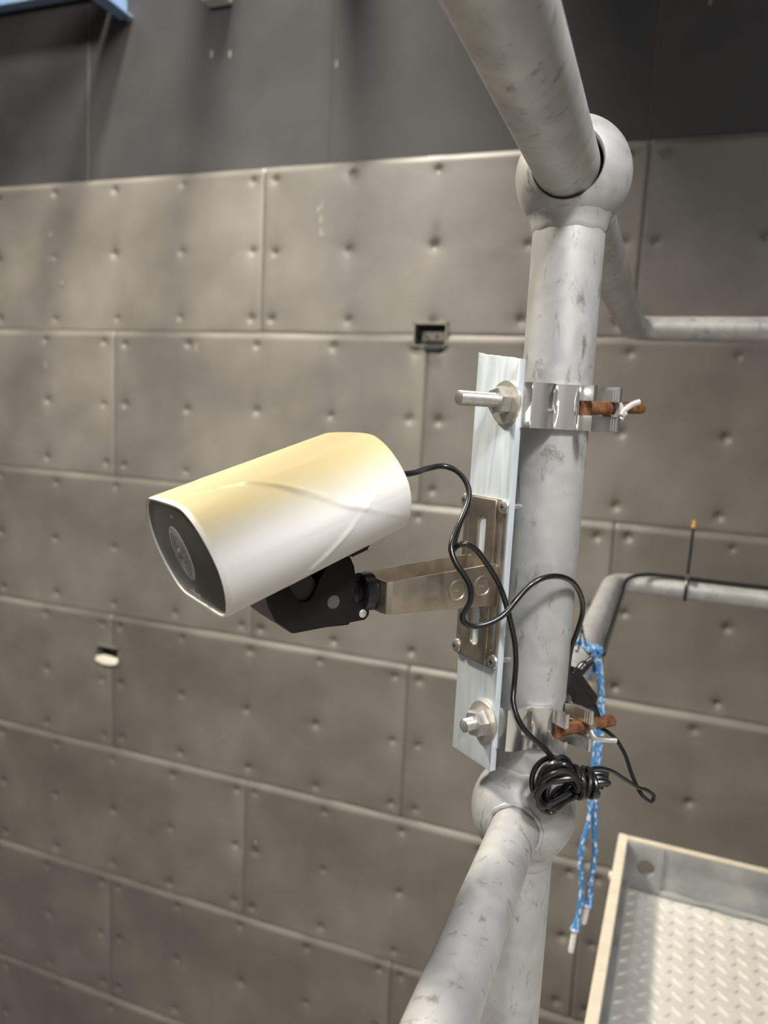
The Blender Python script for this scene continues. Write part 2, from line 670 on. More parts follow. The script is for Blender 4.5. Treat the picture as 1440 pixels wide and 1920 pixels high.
# dried smears and flecks on the wall
def smear(x, z, pts, w, yoff=-0.003, material='smear'):
    """a thin lumpy dribble lying on the wall face"""
    path = [V((x + a, YW - yoff, z + b_)) for a, b_ in pts]
    pth = catmull(path, 5)
    rr = [w * (0.6 + 0.5 * abs(math.sin(i * 1.7 + x * 9))) for i in range(len(pth))]
    vf = tube(pth, rr, 8)
    vs = [V((p.x, YW - yoff + (p.y - YW + yoff) * 0.3, p.z)) for p in vf[0]]
    link('paint_smear', mesh(vs, vf[1]), material, wall)


for dx, dz, l, w in ((0.008, 0.105, 0.03, 0.004), (0.004, 0.055, 0.035, 0.006), (-0.010, 0.03, 0.02, 0.007), (0.002, 0.0, 0.03, 0.007),
                     (0.004, -0.045, 0.03, 0.006), (0.012, -0.065, 0.015, 0.005)):
    smear(-1.252 + dx, 0.72 + dz, [(0, 0), (0.004, -l * 0.5), (0.001, -l)], w)
for fx, fz, fl in ((-1.77, 0.255, 0.03), (-2.50, 0.70, 0.018), (-2.51, 0.60, 0.02), (-2.44, 0.50, 0.015),
                   (-1.60, -1.33, 0.012), (-2.53, 0.17, 0.03), (-1.43, -1.75, 0.014), (-0.75, -1.02, 0.02), (0.06, -0.36, 0.012)):
    smear(fx, fz, [(0, 0), (0.002, -fl / 2), (0.003, -fl)], 0.0045)
for fx, fz in ((-1.66, 1.33), (-1.74, 1.34), (-1.22, 1.25), (0.0, 1.3)):
    smear(fx, fz, [(0, 0), (0.002, -0.012), (0.0, -0.025)], 0.004, -0.020)


# ------------------------------------------------------------------ openings in the wall with their boxes
def socket_box(s, label, proud):
    x0, x1, z0, z1 = s
    t = empty('wall_socket_box', ((x0 + x1) / 2, YW, z0), label, 'socket box')
    d0, d1 = YW - proud, YW + 0.044
    f = 0.007
    parts = [box(x0, x1, d0, d1, z1 - f, z1), box(x0, x1, d0, d1, z0, z0 + f * 0.6),
             box(x0, x0 + f * 0.7, d0, d1, z0, z1), box(x1 - f * 0.7, x1, d0, d1, z0, z1)]
    link('frame', mesh(*join(parts)), 'box_frame', t, smooth=False)
    link('back_plate', mesh(*box(x0, x1, d1 - 0.003, d1, z0, z1)), 'box_dark', t, smooth=False)
    return t


t = socket_box(SOCKETS[0], 'recessed box with grey two-pin outlet set into padded wall beside the metal bar', 0.002)
x0, x1, z0, z1 = SOCKETS[0]
me = bevel_me(mesh(*box(x0 + 0.030, x1 - 0.008, YW + 0.012, YW + 0.040, z0 + 0.018, z1 - 0.032)), 0.006, 3)
o = link('outlet', me, 'box_grey', t)
for dx in (0.045, 0.085):
    link('outlet_pin', mesh(*lathe([(0.006, 0), (0.006, 0.003), (0.004, 0.004)], 14, frame(V((x0 + dx, YW + 0.013, z0 + 0.036)), X, Z, -Y))), 'box_dark', t)
me = bevel_me(mesh(*box(x0 + 0.04, x1 - 0.012, YW - 0.012, YW + 0.03, z0 - 0.018, z0 + 0.008)), 0.008, 3)
link('cable_entry', me, 'box_dark', t)

t = socket_box(SOCKETS[1], 'small recessed wall box with a cream flap hanging open at its lower edge', 0.004)
x0, x1, z0, z1 = SOCKETS[1]
flap = [(x0 + 0.006, z0 + 0.010), (x0 + 0.05, z0 - 0.002), (x1 - 0.02, z0 + 0.002), (x1 - 0.005, z0 + 0.014), (x1 - 0.005, z0 + 0.034), (x0 + 0.05, z0 + 0.04), (x0 + 0.006, z0 + 0.03)]
fm = frame(V((0, YW - 0.006, 0)), X, (Z + Y * 0.5).normalized(), (X.cross((Z + Y * 0.5).normalized())))
zc = z0 + 0.02
link('flap', plate([(a, b_ - zc) for a, b_ in flap], [], 0.006, frame(V((0, YW - 0.004, zc)), X, (Z + Y * 0.45).normalized(), X.cross((Z + Y * 0.45).normalized())), 0.001), 'flap_white', t)
link('screw_head', mesh(*lathe([(0.006, 0), (0.006, 0.003), (0.004, 0.004)], 14, frame(V((x0 + 0.05, YW + 0.03, z0 + 0.06)), X, Z, -Y))), 'box_grey', t)


# ------------------------------------------------------------------ blue steelwork high on the wall
def i_beam(name, a, b_, width, height, label, web=0.008, flange=0.010):
    """beam along world X or Y; a, b_ are end points of its underside centre line"""
    a, b_ = V(a), V(b_)
    d = (b_ - a).normalized()
    s = d.cross(Z).normalized()
    L = (b_ - a).length
    t_ = empty(name, (a + b_) / 2, label, 'steel beam')
    M = frame(a, s, d, Z)
    for nm, bx in (('bottom_flange', box(-width / 2, width / 2, 0, L, 0, flange)),
                   ('web', box(-web / 2, web / 2, 0, L, flange, height - flange)),
                   ('top_flange', box(-width / 2, width / 2, 0, L, height - flange, height))):
        me = bevel_me(mesh(*xf(bx, M)), 0.002)
        link(nm, me, 'blue_paint', t_)
    return t_


i_beam('steel_beam', (-2.131, YW + 0.018, 1.495), (-2.131, -4.5, 1.495), 0.062, 0.16, 'light blue steel beam meeting the dark upper wall at a right angle')
i_beam('steel_beam', (-5.8, YW - 0.02, 1.592), (-2.2, YW - 0.02, 1.592), 0.05, 0.12, 'light blue steel rail running along the dark upper wall')
for xx, zz in ((-1.62, 2.05), (-1.22, 2.15), (-0.55, 2.1)):
    i_beam('steel_beam', (xx, YW + 0.018, zz), (xx, -4.5, zz), 0.09, 0.16, 'light blue roof beam crossing high above the railing')['group'] = 'roof beams above the railing'
t = empty('junction_box', (-1.7025, 2.55, 1.490), 'white junction box high on the dark wall beside the blue beam', 'box')
link('body', bevel_me(mesh(*box(-1.751, -1.654, 2.525, YW + 0.0218, 1.490, 1.60)), 0.004), 'white_paint', t)
link('lid', bevel_me(mesh(*box(-1.744, -1.661, 2.519, 2.5255, 1.497, 1.593)), 0.002), 'white_paint', t)

# ------------------------------------------------------------------ guard railing
PX_, PY_ = -0.075, 0.5387
ZT, ZB = 0.1675, -0.2825
RP, RT, RK, RB_ = 0.02415, 0.0208, 0.0168, 0.0383
YC = 1.412
rail = empty('guard_railing', (PX_, PY_, -0.89), 'galvanised tube guard railing with ball joints carrying the camera bracket', 'railing')
post_prof = [(RP, ZB - 0.61), (RP, ZB - 0.03)]
link('post', mesh(*tube([(PX_, PY_, ZB + 0.028), (PX_, PY_, (ZB + ZT) / 2), (PX_, PY_, ZT - 0.028)], RP, 48)), 'galv', rail)
link('lower_post', mesh(*tube([(PX_, PY_, ZB - 0.62), (PX_, PY_, ZB - 0.3), (PX_, PY_, ZB - 0.028)], RP, 48)), 'galv', rail)


def ball_joint(zc, hole, ry):
    prof = []
    a0 = math.asin(hole / RB_)
    for i in range(41):
        a = a0 + (math.pi - 2 * a0) * i / 40
        prof.append((RB_ * math.sin(a), -RB_ * math.cos(a)))
    h = RB_ * math.cos(a0)
    prof = [(hole - 0.002, -h + 0.012), (hole - 0.001, -h + 0.001)] + prof + [(hole - 0.001, h - 0.001), (hole - 0.002, h - 0.012)]
    vf = lathe(prof, 64, frame(V((PX_, PY_, zc)), X, -Z, Y), close_profile=False)
    vf = (vf[0], vf[1][:-2])
    return link('ball_joint', mesh(*vf), 'galv', rail, sharp=50)


def weld_bead(x, y, z, r, thick, normal, parent, squash=1.0):
    pts = []
    n_ = normal.normalized()
    a_ = (X if abs(n_.x) < 0.9 else Z)
    u_ = (a_ - n_ * a_.dot(n_)).normalized()
    v_ = n_.cross(u_)
    for i in range(72):
        a = 2 * math.pi * i / 72
        k = r + 0.0006 * math.sin(i * 2.7)
        pts.append(V((x, y, z)) + (u_ * math.cos(a) + v_ * math.sin(a)) * k)
    rr = [thick * (1 + 0.18 * math.sin(i * 1.9)) for i in range(72)]
    o = link('weld_bead', mesh(*tube(pts, rr, 10, closed=True)), 'galv', parent)
    return o


b1 = ball_joint(ZT, 0.0232, 0)
b2 = ball_joint(ZB, 0.0182, 0)
# smooth weld collars where the post meets the balls
for zc, sgn, par in ((ZT, -1, b1), (ZB, 1, b2), (ZB, -1, b2)):
    prof = [(RP - 0.0008, zc + sgn * 0.0385), (RP + 0.0003, zc + sgn * 0.0372), (RP + 0.0009, zc + sgn * 0.034), (RP + 0.0016, zc + sgn * 0.031),
            (RP + 0.0028, zc + sgn * 0.028), (RP + 0.0042, zc + sgn * 0.0258), (RP - 0.001, zc + sgn * 0.024)]
    vf = lathe(prof, 64)
    vs = [V((p.x + PX_, p.y + PY_, p.z + 0.0005 * math.sin(9 * math.atan2(p.y, p.x)))) for p in vf[0]]
    link('weld_bead', mesh(vs, vf[1]), 'galv', par, sharp=70)


def bend(p0, pc, p1, r, k=8):
    p0, pc, p1 = V(p0), V(pc), V(p1)
    a, b_ = pc + (p0 - pc).normalized() * r, pc + (p1 - pc).normalized() * r
    return [p0] + [a * (1 - t) ** 2 + pc * 2 * t * (1 - t) + b_ * t * t for t in [i / k for i in range(k + 1)]] + [p1]


path = [V((PX_ - 0.0022, -2.2, ZT - 0.002)), V((PX_ - 0.0022, 0.2, ZT - 0.001)), V((PX_ - 0.001, PY_, ZT))] + \
    bend((PX_, 0.9, ZT + 0.004), (PX_ + 0.003, YC, ZT + 0.0105), (2.4, YC, ZT + 0.0105), 0.045)
link('top_rail', mesh(*tube(path, RT, 40)), 'galv', rail)
path = [V((PX_ + 0.0008, -2.2, ZB)), V((PX_, PY_, ZB))] + \
    bend((PX_, 0.9, ZB + 0.003), (PX_ + 0.008, YC, ZB + 0.0105), (2.4, YC, ZB + 0.0105), 0.045)
link('knee_rail', mesh(*tube(path, RK, 40)), 'galv', rail)
# the knee rail weld
pts = []
for i in range(40):
    a = 2 * math.pi * i / 40
    pts.append(V((PX_ + (RK + 0.0016) * math.cos(a), PY_ - 0.0335 + 0.0006 * math.sin(5 * a), ZB + (RK + 0.0016) * math.sin(a))))
link('weld_bead', mesh(*tube(pts, [0.0018 * (1 + 0.25 * math.sin(i * 2.1)) for i in range(40)], 8, closed=True)), 'galv', b2)

# ------------------------------------------------------------------ local frame of bar, arm and camera
W_ = V((0.79369, -0.60832, 0.0))
N_ = V((-0.60832, -0.79369, 0.0))
O_ = V((PX_, PY_, 0.0))


def P3(a, n, z):
    return O_ + W_ * a + N_ * n + Z * z


BARF = 0.0439     # outer face of the bar, from the post axis
# mounting bar (w is x, z is y, n is thickness)
BM = frame(P3(0, BARF - 0.0025, 0), W_, Z, W_.cross(Z))
bar_out = [(-0.0338, -0.2395), (0.0098, -0.2402), (0.0098, 0.0432)] + \
    [(0.0098 - 0.0436 * i / 14, 0.0432 + 0.0055 * i / 14 + random.uniform(-0.0007, 0.0007)) for i in range(1, 14)] + [(-0.0338, 0.0490)]
bar_holes = [circle(0.0, 0.0156, 0.0056), circle(0.0, -0.2071, 0.0056)]
o = link('mounting_bar', plate(bar_out, bar_holes, 0.005, BM, 0.0004), 'aluminium')
tag(o, 'flat brushed aluminium bar with a rough sawn top standing against the post', 'metal bar')


# clamp bolts: threaded rod with nut and washer
def threaded(M, r, length, pitch, seg=20):
    n = int(length / pitch * 8)
    vs, fs = [], []
    rows_ = n + 1
    for i in range(rows_):
        h = length * i / n
        for j in range(seg):
            a = 2 * math.pi * j / seg
            ph = (h / pitch - j / seg) % 1.0
            d = abs(ph - 0.5) * 2
            rr = r - 0.00075 * (1 - d)
            if i == n:
                rr = r * 0.86
            vs.append(M @ V((rr * math.cos(a), rr * math.sin(a), h)))
    for i in range(rows_ - 1):
        for j in range(seg):
            l = (j + 1) % seg
            fs.append((i * seg + j, i * seg + l, (i + 1) * seg + l, (i + 1) * seg + j))
    fs.append(tuple(range(seg))[::-1])
    fs.append(tuple((rows_ - 1) * seg + j for j in range(seg)))
    return vs, fs


def hex_nut(M, af, h, bore):
    r = af / 2 / math.cos(math.pi / 6)
    vs, fs = [], []
    rings = [(r * 0.88, 0), (r, 0.0009), (r, h - 0.0009), (r * 0.88, h), (bore + 0.0004, h), (bore, h - 0.0006), (bore, 0)]
    for rr, z in rings:
        for j in range(6):
            a = math.pi / 3 * j + 0.25
            vs.append(M @ V((rr * math.cos(a), rr * math.sin(a), z)))
    n = len(rings)
    for i in range(n):
        k = (i + 1) % n
        for j in range(6):
            l = (j + 1) % 6
            fs.append((i * 6 + j, i * 6 + l, k * 6 + l, k * 6 + j))
    return vs, fs


def clamp_bolt(z, length, wash_mat, label, drop):
    t_ = empty('clamp_bolt', P3(0, BARF, z), label, 'bolt', None)
    M = frame(P3(0, 0.028, z), Z, W_.cross(Z) * -1 if False else Z.cross(N_) * -1, N_)
    M = frame(P3(0, 0.028, z), W_, N_.cross(W_), N_)
    link('threaded_rod', mesh(*threaded(M, 0.0049, BARF + length - 0.028, 0.0015)), 'zinc', t_, sharp=80)
    Mw = frame(P3(0, BARF + 0.0002, z - drop), W_, N_.cross(W_), N_)
    link('washer', bevel_me(mesh(*lathe([(0.0052, 0), (0.0147, 0), (0.0147, 0.0022), (0.0052, 0.0022)], 40, Mw, close_profile=True)), 0.0004), wash_mat, t_)
    Mn = frame(P3(0, BARF + 0.0026, z), W_, N_.cross(W_), N_)
    link('nut', mesh(*hex_nut(Mn, 0.0168, 0.0085, 0.0049)), 'zinc', t_, sharp=25)
    return t_


clamp_bolt(0.0156, 0.0405, 'washer_zinc', 'long threaded rod with nut and wide washer near the top of the bar', 0.0012)
clamp_bolt(-0.2071, 0.0185, 'washer_zinc', 'short threaded bolt with nut and washer near the bottom of the bar', 0.0)


# pipe clamps ------------------------------------------------------
def strip(path2d, z0, z1, t, closed=False):
    """band of thickness t following a plan path (w, n), between heights z0 and z1"""
    n = len(path2d)
    L_, R_ = [], []
    for i in range(n):
        a = V(path2d[max(i - 1, 0)])
        c = V(path2d[min(i + 1, n - 1)])
        d = (c - a).normalized()
        nn = V((-d.y, d.x))
        p = V(path2d[i])
        L_.append(p + nn * t / 2)
        R_.append(p - nn * t / 2)
    vs, fs = [], []
    for i in range(n):
        for q, z in ((L_[i], z0), (L_[i], z1), (R_[i], z1), (R_[i], z0)):
            vs.append(P3(q.x, q.y, z))
    for i in range(n - 1):
        for j in range(4):
            k = (j + 1) % 4
            fs.append((i * 4 + j, i * 4 + k, i * 4 + 4 + k, i * 4 + 4 + j))
    fs.append((0, 1, 2, 3))
    fs.append((n * 4 - 4, n * 4 - 1, n * 4 - 2, n * 4 - 3))
    return vs, fs


def arc(r, a0, a1, k=14):
    """angle from +n towards +w"""
    return [(r * math.sin(math.radians(a0 + (a1 - a0) * i / k)), r * math.cos(math.radians(a0 + (a1 - a0) * i / k))) for i in range(k + 1)]


def pipe_clamp(zc, label, tilt, pin_kind):
    t_ = empty('pipe_clamp', P3(0, 0, zc - 0.0148), label, 'clamp', None)
    R = RP + 0.0022
    h = 0.0148
    slot = 0.0048
    # body half: seat behind the bar, then round the camera side of the post to the ear
    seat = [(-0.020, 0.0345), (-0.019, 0.0372), (-0.016, 0.0386), (0.0, 0.0387), (0.012, 0.0386), (0.0165, 0.0370), (0.0185, 0.034)]
    mid = seat + [(0.0195, 0.0295)] + [(0.0202, 0.0240)]
    a_start = 44
    mid += arc(R, a_start, 78, 10)
    ear = [(R * math.sin(math.radians(82)) + 0.0005, R * math.cos(math.radians(82)) + 0.0004), (0.0292, 0.0052), (0.0325, 0.0058), (0.036, 0.0059), (0.0415, 0.0059)]
    pb = mid + ear[:2]
    full = mid + ear
    parts = [strip(pb, zc - slot, zc + slot, 0.0034), strip(full, zc + slot, zc + h, 0.0034), strip(full, zc - h, zc - slot, 0.0034)]
    # far side of the body half
    farp = [(-0.0202, 0.0330)] + [(-p[0], p[1]) for p in arc(R, 38, 92, 12)]
    parts.append(strip(farp, zc - h, zc + h, 0.0034))
    link('body_half', bevel_me(mesh(*join(parts)), 0.0006), 'polished', t_)
    # cap half round the back, ending in the second ear
    capp = [(0.0445, -0.0150), (0.039, -0.0150), (0.0335, -0.0148), (0.029, -0.0135)] + arc(R, 112, 266, 26)
    capm = capp[3:]
    parts = [strip(capm, zc - slot, zc + slot, 0.0034), strip(capp, zc + slot, zc + h, 0.0034), strip(capp, zc - h, zc - slot, 0.0034)]
    for q in (0.0428, 0.0408, 0.0388):
        parts.append(strip([(q, -0.0136), (q + 0.0012, -0.0136)], zc + slot + 0.0006, zc + h - 0.0006, 0.0014))
        parts.append(strip([(q, -0.0136), (q + 0.0012, -0.0136)], zc - h + 0.0006, zc - slot - 0.0006, 0.0014))
    link('cap_half', bevel_me(mesh(*join(parts)), 0.0005), 'polished', t_)
    # rusty eye bolt swinging in the slots
    e0 = P3(0.0325, 0.0052, zc)
    e1 = P3(0.0365, -0.046, zc + tilt)
    d = (e1 - e0).normalized()
    pth = [e0 + (e1 - e0) * s for s in (0, 0.08, 0.2, 0.3, 0.36, 0.42, 0.6, 0.8, 0.97, 1.0)]
    rr = [0.0036, 0.0044, 0.0043, 0.0046, 0.0052, 0.0044, 0.0042, 0.0042, 0.0042, 0.0034]
    bolt = tube(catmull(pth, 3), [rr[min(i // 3, 9)] for i in range(28)], 16)
    pin = tube([P3(0.0322, 0.0040, zc - 0.0046), P3(0.0322, 0.0040, zc + 0.0046)], 0.0034, 14)
    link('eye_bolt', mesh(*join([bolt, pin])), 'rust', t_, sharp=50)
    # locking piece behind the ear
    k0 = P3(0.0375, -0.0215, zc + tilt * 0.55)
    if pin_kind == 'cotter':
        p2 = [P3(0.0425, -0.0185, zc - 0.004), P3(0.0415, -0.021, zc - 0.001), P3(0.0425, -0.0235, zc + 0.0015), P3(0.0445, -0.027, zc + 0.0045), P3(0.0465, -0.031, zc + 0.0062)]
        vf = tube(catmull(p2, 5), 0.0021, 10)
        vf2 = tube(catmull([q + V((0, 0, -0.0028)) for q in map(V, p2[:3])], 5), 0.0019, 10)
        nut = lathe([(0.0046, 0), (0.0078, 0), (0.0078, 0.004), (0.0046, 0.004)], 24, frame(P3(0.0345, -0.0172, zc), W_, -Z, -N_), close_profile=True)
        link('cotter_pin', mesh(*join([vf, vf2, nut])), 'dull_zinc', t_)
    else:
        nut = lathe([(0.0046, 0), (0.0075, 0), (0.0075, 0.006), (0.0046, 0.006)], 6, frame(P3(0.0345, -0.0172, zc + tilt * 0.3), W_, -Z, -N_), close_profile=True)
        wing = tube(catmull([P3(0.040, -0.019, zc - 0.001), P3(0.044, -0.0195, zc - 0.005), P3(0.047, -0.026, zc - 0.0065), P3(0.051, -0.034, zc - 0.007)], 5), 0.0020, 10)
        link('wing_nut', mesh(*join([nut, wing])), 'zinc', t_)
    return t_


pipe_clamp(0.0135, 'polished pipe clamp with rusty eye bolt and cotter pin beside the long threaded rod', 0.003, 'cotter')
pipe_clamp(-0.2085, 'polished pipe clamp with rusty eye bolt just above the cable coil', 0.000, 'wing')

# ------------------------------------------------------------------ arm bracket on the bar
WC = -0.0135
arm = empty('arm_bracket', P3(WC, BARF, -0.168), 'nickel plated bracket with slotted base and U shaped arm screwed to the bar', 'bracket')
Mb = frame(P3(WC, BARF + 0.0009, -0.109), W_, Z, W_.cross(Z))
outl = round_rect(-0.0222, 0.0222, -0.0585, 0.0590, 0.003)


def slot_h(cx, y0, y1, r):
    pts = []
    for i in range(9):
        a = math.pi * i / 8
        pts.append((cx + r * math.cos(a), y1 - r + r * math.sin(a)))
    for i in range(9):
        a = math.pi + math.pi * i / 8
        pts.append((cx + r * math.cos(a), y0 + r + r * math.sin(a)))
    return pts


side_slots = [slot_h(s * 0.0178, y0, y1, 0.0016) for s in (-1, 1) for y0, y1 in ((0.013, 0.046), (-0.046, -0.013))]
pan_hole = round_rect(-0.0133, 0.0133, -0.0583, 0.0583, 0.0008)
link('base_plate', plate(outl, side_slots, 0.0016, Mb, 0.0003), 'nickel', arm)
Mp = frame(P3(WC, BARF + 0.0026, -0.109), W_, Z, W_.cross(Z))
mid_slots = [slot_h(0, 0.018, 0.046, 0.0043), slot_h(0, -0.046, -0.018, 0.0043)]
link('raised_pan', plate(round_rect(-0.0135, 0.0135, -0.0578, 0.0583, 0.0015), mid_slots, 0.0018, Mp, 0.0006), 'nickel', arm)
for y0, y1 in ((0.018, 0.046), (-0.046, -0.018)):
    link('slot_lining', plate(slot_h(0, y0 - 0.0004, y1 + 0.0004, 0.0047), [], 0.0004, frame(P3(WC, BARF + 0.0019, -0.109), W_, Z, W_.cross(Z)), 0.0001), 'aluminium', arm)
# tapered U arm
for aw, nm in ((0.0030, 'arm_flange'), (-0.0300, 'arm_flange')):
    n0, n1 = BARF + 0.0030, 0.1325
    out2 = [(n0, -0.0935), (n1 - 0.001, -0.1005), (n1 - 0.001, -0.1207), (n1 - 0.005, -0.1212), (n0, -0.1228)]
    Mf = frame(P3(aw, 0, 0), N_, Z, N_.cross(Z))
    link(nm, plate(out2, [], 0.0020, Mf, 0.0004), 'nickel', arm)
link('arm_end', bevel_me(mesh(*strip([(-0.031, 0.1295), (-0.0295, 0.1325), (-0.026, 0.1335), (-0.001, 0.1335), (0.0025, 0.1325), (0.004, 0.1295)], -0.1208, -0.1004, 0.0020)), 0.0003), 'nickel', arm)
for nn, zz in ((0.0575, -0.1085), (0.0785, -0.1100)):
    Mc = frame(P3(0.0040, nn, zz), N_, Z, W_)
    link('pressed_boss', mesh(*lathe([(0.0074, 0), (0.0070, 0.0008), (0.0058, 0.0010), (0.0052, 0.0002), (0.0, 0.0002)], 28, Mc)), 'nickel', arm)
    link('pressed_mark', mesh(*xf(box(-0.0005, 0.0035, -0.0006, 0.0008, 0.0, 0.0009), Mc)), 'nickel_edge', arm)
# screws
for sw, sz in ((0.0205, 0.0546), (-0.0205, 0.0546), (0.0205, -0.0526), (-0.0205, -0.0526)):
    c = P3(WC + sw, BARF + 0.0017, -0.109 + sz)
    Ms = frame(c, W_, N_.cross(W_), N_)
    s = link('screw', mesh(*lathe([(0.0047, 0), (0.0049, 0.0006), (0.0045, 0.0017), (0.0030, 0.0025), (0.0, 0.0027)], 24, Ms)), 'zinc', arm)
    cross = join([xf(box(-0.0019, 0.0019, -0.0005, 0.0005, 0.0022, 0.00275), Ms), xf(box(-0.0005, 0.0005, -0.0019, 0.0019, 0.0022, 0.00275), Ms)])
    link('cross_recess', mesh(*cross), 'box_dark', s, smooth=False)
    tip = lathe([(0.0, -0.0155), (0.0013, -0.0150), (0.0019, -0.0135), (0.0019, 0)], 12, Ms)
    link('screw_tip', mesh(*tip), 'zinc', s)

# ------------------------------------------------------------------ camera
CC = V((-0.2081, 0.3872, -0.0586))
FW = V((-0.5748, -0.7363, -0.3569)).normalized()
RT_ = V((0.7777, -0.6272, 0.0414))
RT_ = (RT_ - FW * RT_.dot(FW)).normalized()
UP_ = RT_.cross(FW).normalized()
if UP_.z < 0:
    UP_ = -UP_
CL = 0.1174
HM = frame(CC, RT_, FW, UP_)     # local: x right, y forward, z up
cam3 = empty('security_camera', CC - UP_ * 0.0325, 'wide white bullet camera yellowish on top with a dark glass front', 'camera')
half = [(0, .0320), (.014, .0319), (.027, .0314), (.0338, .0306), (.0388, .0293), (.0450, .0263), (.0505, .0225), (.0555, .0175), (.0596, .0115),
        (.0622, .0055), (.0632, 0), (.0622, -.0060), (.0596, -.0122), (.0555, -.0182), (.0505, -.0236), (.0450, -.0276), (.0388, -.0302), (.0338, -.0312),
        (.027, -.0317), (.014, -.0319), (0, -.0320)]
hp = catmull([(a, b_, 0) for a, b_ in half], 5)
prof = [(p.x, p.y) for p in hp] + [(-p.x, p.y) for p in hp[-2:0:-1]]
NP = len(prof)
arcl = [0]
for i in range(1, NP):
    arcl.append(arcl[-1] + math.dist(prof[i], prof[i - 1]))
total = arcl[-1] + math.dist(prof[-1], prof[0])

# raised creases of the moulding, as (y along axis, arc length from top centre) on the right side, mirrored left
RIDGES = [
    [(0.0575, 0.0), (0.054, 0.002), (0.0418, 0.0192), (0.0297, 0.0290), (0.021, 0.0372), (0.0139, 0.0447), (0.0049, 0.0545), (-0.0053, 0.0651), (-0.0155, 0.0745), (-0.0285, 0.0820), (-0.0438, 0.0930), (-0.0568, 0.1020)],
    [(-0.0564, 0.066), (-0.0438, 0.0714), (-0.034, 0.0765), (-0.0249, 0.0816), (-0.0171, 0.0871), (-0.008, 0.0935), (0.002, 0.1005), (0.011, 0.107), (0.018, 0.114)],
]
SEAM_ARC = 0.0824


def seg_d(p, a, b_):
    ax, ay = a
    bx, by = b_
    dx, dy = bx - ax, by - ay
    t_ = max(0, min(1, ((p[0] - ax) * dx + (p[1] - ay) * dy) / (dx * dx + dy * dy + 1e-12)))
    ex, ey = p[0] - ax - dx * t_, p[1] - ay - dy * t_
    return math.hypot(ex, ey), dx * (p[1] - ay) - dy * (p[0] - ax)


RC = [[(p.x, p.y) for p in catmull([(a, b_, 0) for a, b_ in r], 4)] for r in RIDGES]
NS = 96


def ridge(y, s):
    h = 0
    for k, r in enumerate(RC):
        best, side = 9, 0
        for i in range(len(r) - 1):
            d, c = seg_d((y, s), r[i], r[i + 1])
            if d < best:
                best, side = d, c
        fade = min(1, max(0, (0.058 - abs(y)) / 0.01))
        sd = best if side > 0 else -best
        amp = (0.0008 if k == 0 else 0.00055) * min(1, max(0.25, s / 0.028)) * min(1, max(0.15, (0.122 - s) / 0.02))
        if k == 0 and y < -0.02:
            amp *= max(0.2, 1 + (y + 0.02) / 0.02)
        if k == 1 and y < -0.018:
            amp *= 0.45
        # a lip: sharp on one side, long fall on the other
        h += fade * amp * (math.exp(-(sd / 0.0014) ** 2) * 0.9 + (math.exp(-(sd / 0.008)) if sd > 0 else 0))
    d = abs(s - SEAM_ARC)
    if d < 0.0016:
        h -= 0.00010 * (1 - d / 0.0016)
    return h


vs, fs = [], []
for i in range(NS + 1):
    y = -CL / 2 + CL * i / NS
    f = (y + CL / 2) / CL
    sxw = 0.885 + 0.115 * f ** 0.8
    szw = 0.955 + 0.045 * f
    rim = 0
    for e in (y + CL / 2, CL / 2 - y):
        if e < 0.0012:
            rim = 0.0006 * (1 - e / 0.0012)
    for j in range(NP):
        px, pz = prof[j]
        a = prof[(j + 1) % NP]
        c = prof[(j - 1) % NP]
        tx, tz = a[0] - c[0], a[1] - c[1]
        ln = math.hypot(tx, tz)
        nx, nz2 = -tz / ln, tx / ln
        if nx * px + nz2 * pz < 0:
            nx, nz2 = -nx, -nz2
        s = arcl[j] if px >= 0 else total - arcl[j]
        hgt = ridge(y, s) * (1.0 if px >= 0 else 0.12) - rim
        vs.append(V((px * sxw + nx * hgt, y, pz * szw + nz2 * hgt)))
for i in range(NS):
    for j in range(NP):
        l = (j + 1) % NP
        fs.append((i * NP + j, i * NP + l, (i + 1) * NP + l, (i + 1) * NP + j))
# rolled edge at the front, going inside, and a rounded back cap
base = NS * NP
last = base
for sc, dy in ((0.985, 0.0006), (0.958, 0.0005), (0.945, -0.0006), (0.942, -0.010)):
    st = len(vs)
    for j in range(NP):
        px, pz = prof[j]
        k = 1 - (1 - sc) * 0.0632 / max(0.0001, math.hypot(px, pz)) * 0.75
        vs.append(V((px * k, CL / 2 + dy, pz * k)))
    for j in range(NP):
        l = (j + 1) % NP
        fs.append((last + j, last + l, st + l, st + j))
    last = st
last = 0
for sc, dy in ((0.97, -0.0006), (0.95, 0.001), (0.94, 0.006)):
    st = len(vs)
    for j in range(NP):
        px, pz = prof[j]
        vs.append(V((px * 0.885 * sc, -CL / 2 + dy, pz * 0.955 * sc)))
    for j in range(NP):
        l = (j + 1) % NP
        fs.append((last + l, last + j, st + j, st + l))
    last = st
fs.append(tuple(last + j for j in range(NP)))
body = link('housing', mesh(vs, fs), 'housing', cam3, matrix=HM, sharp=50)
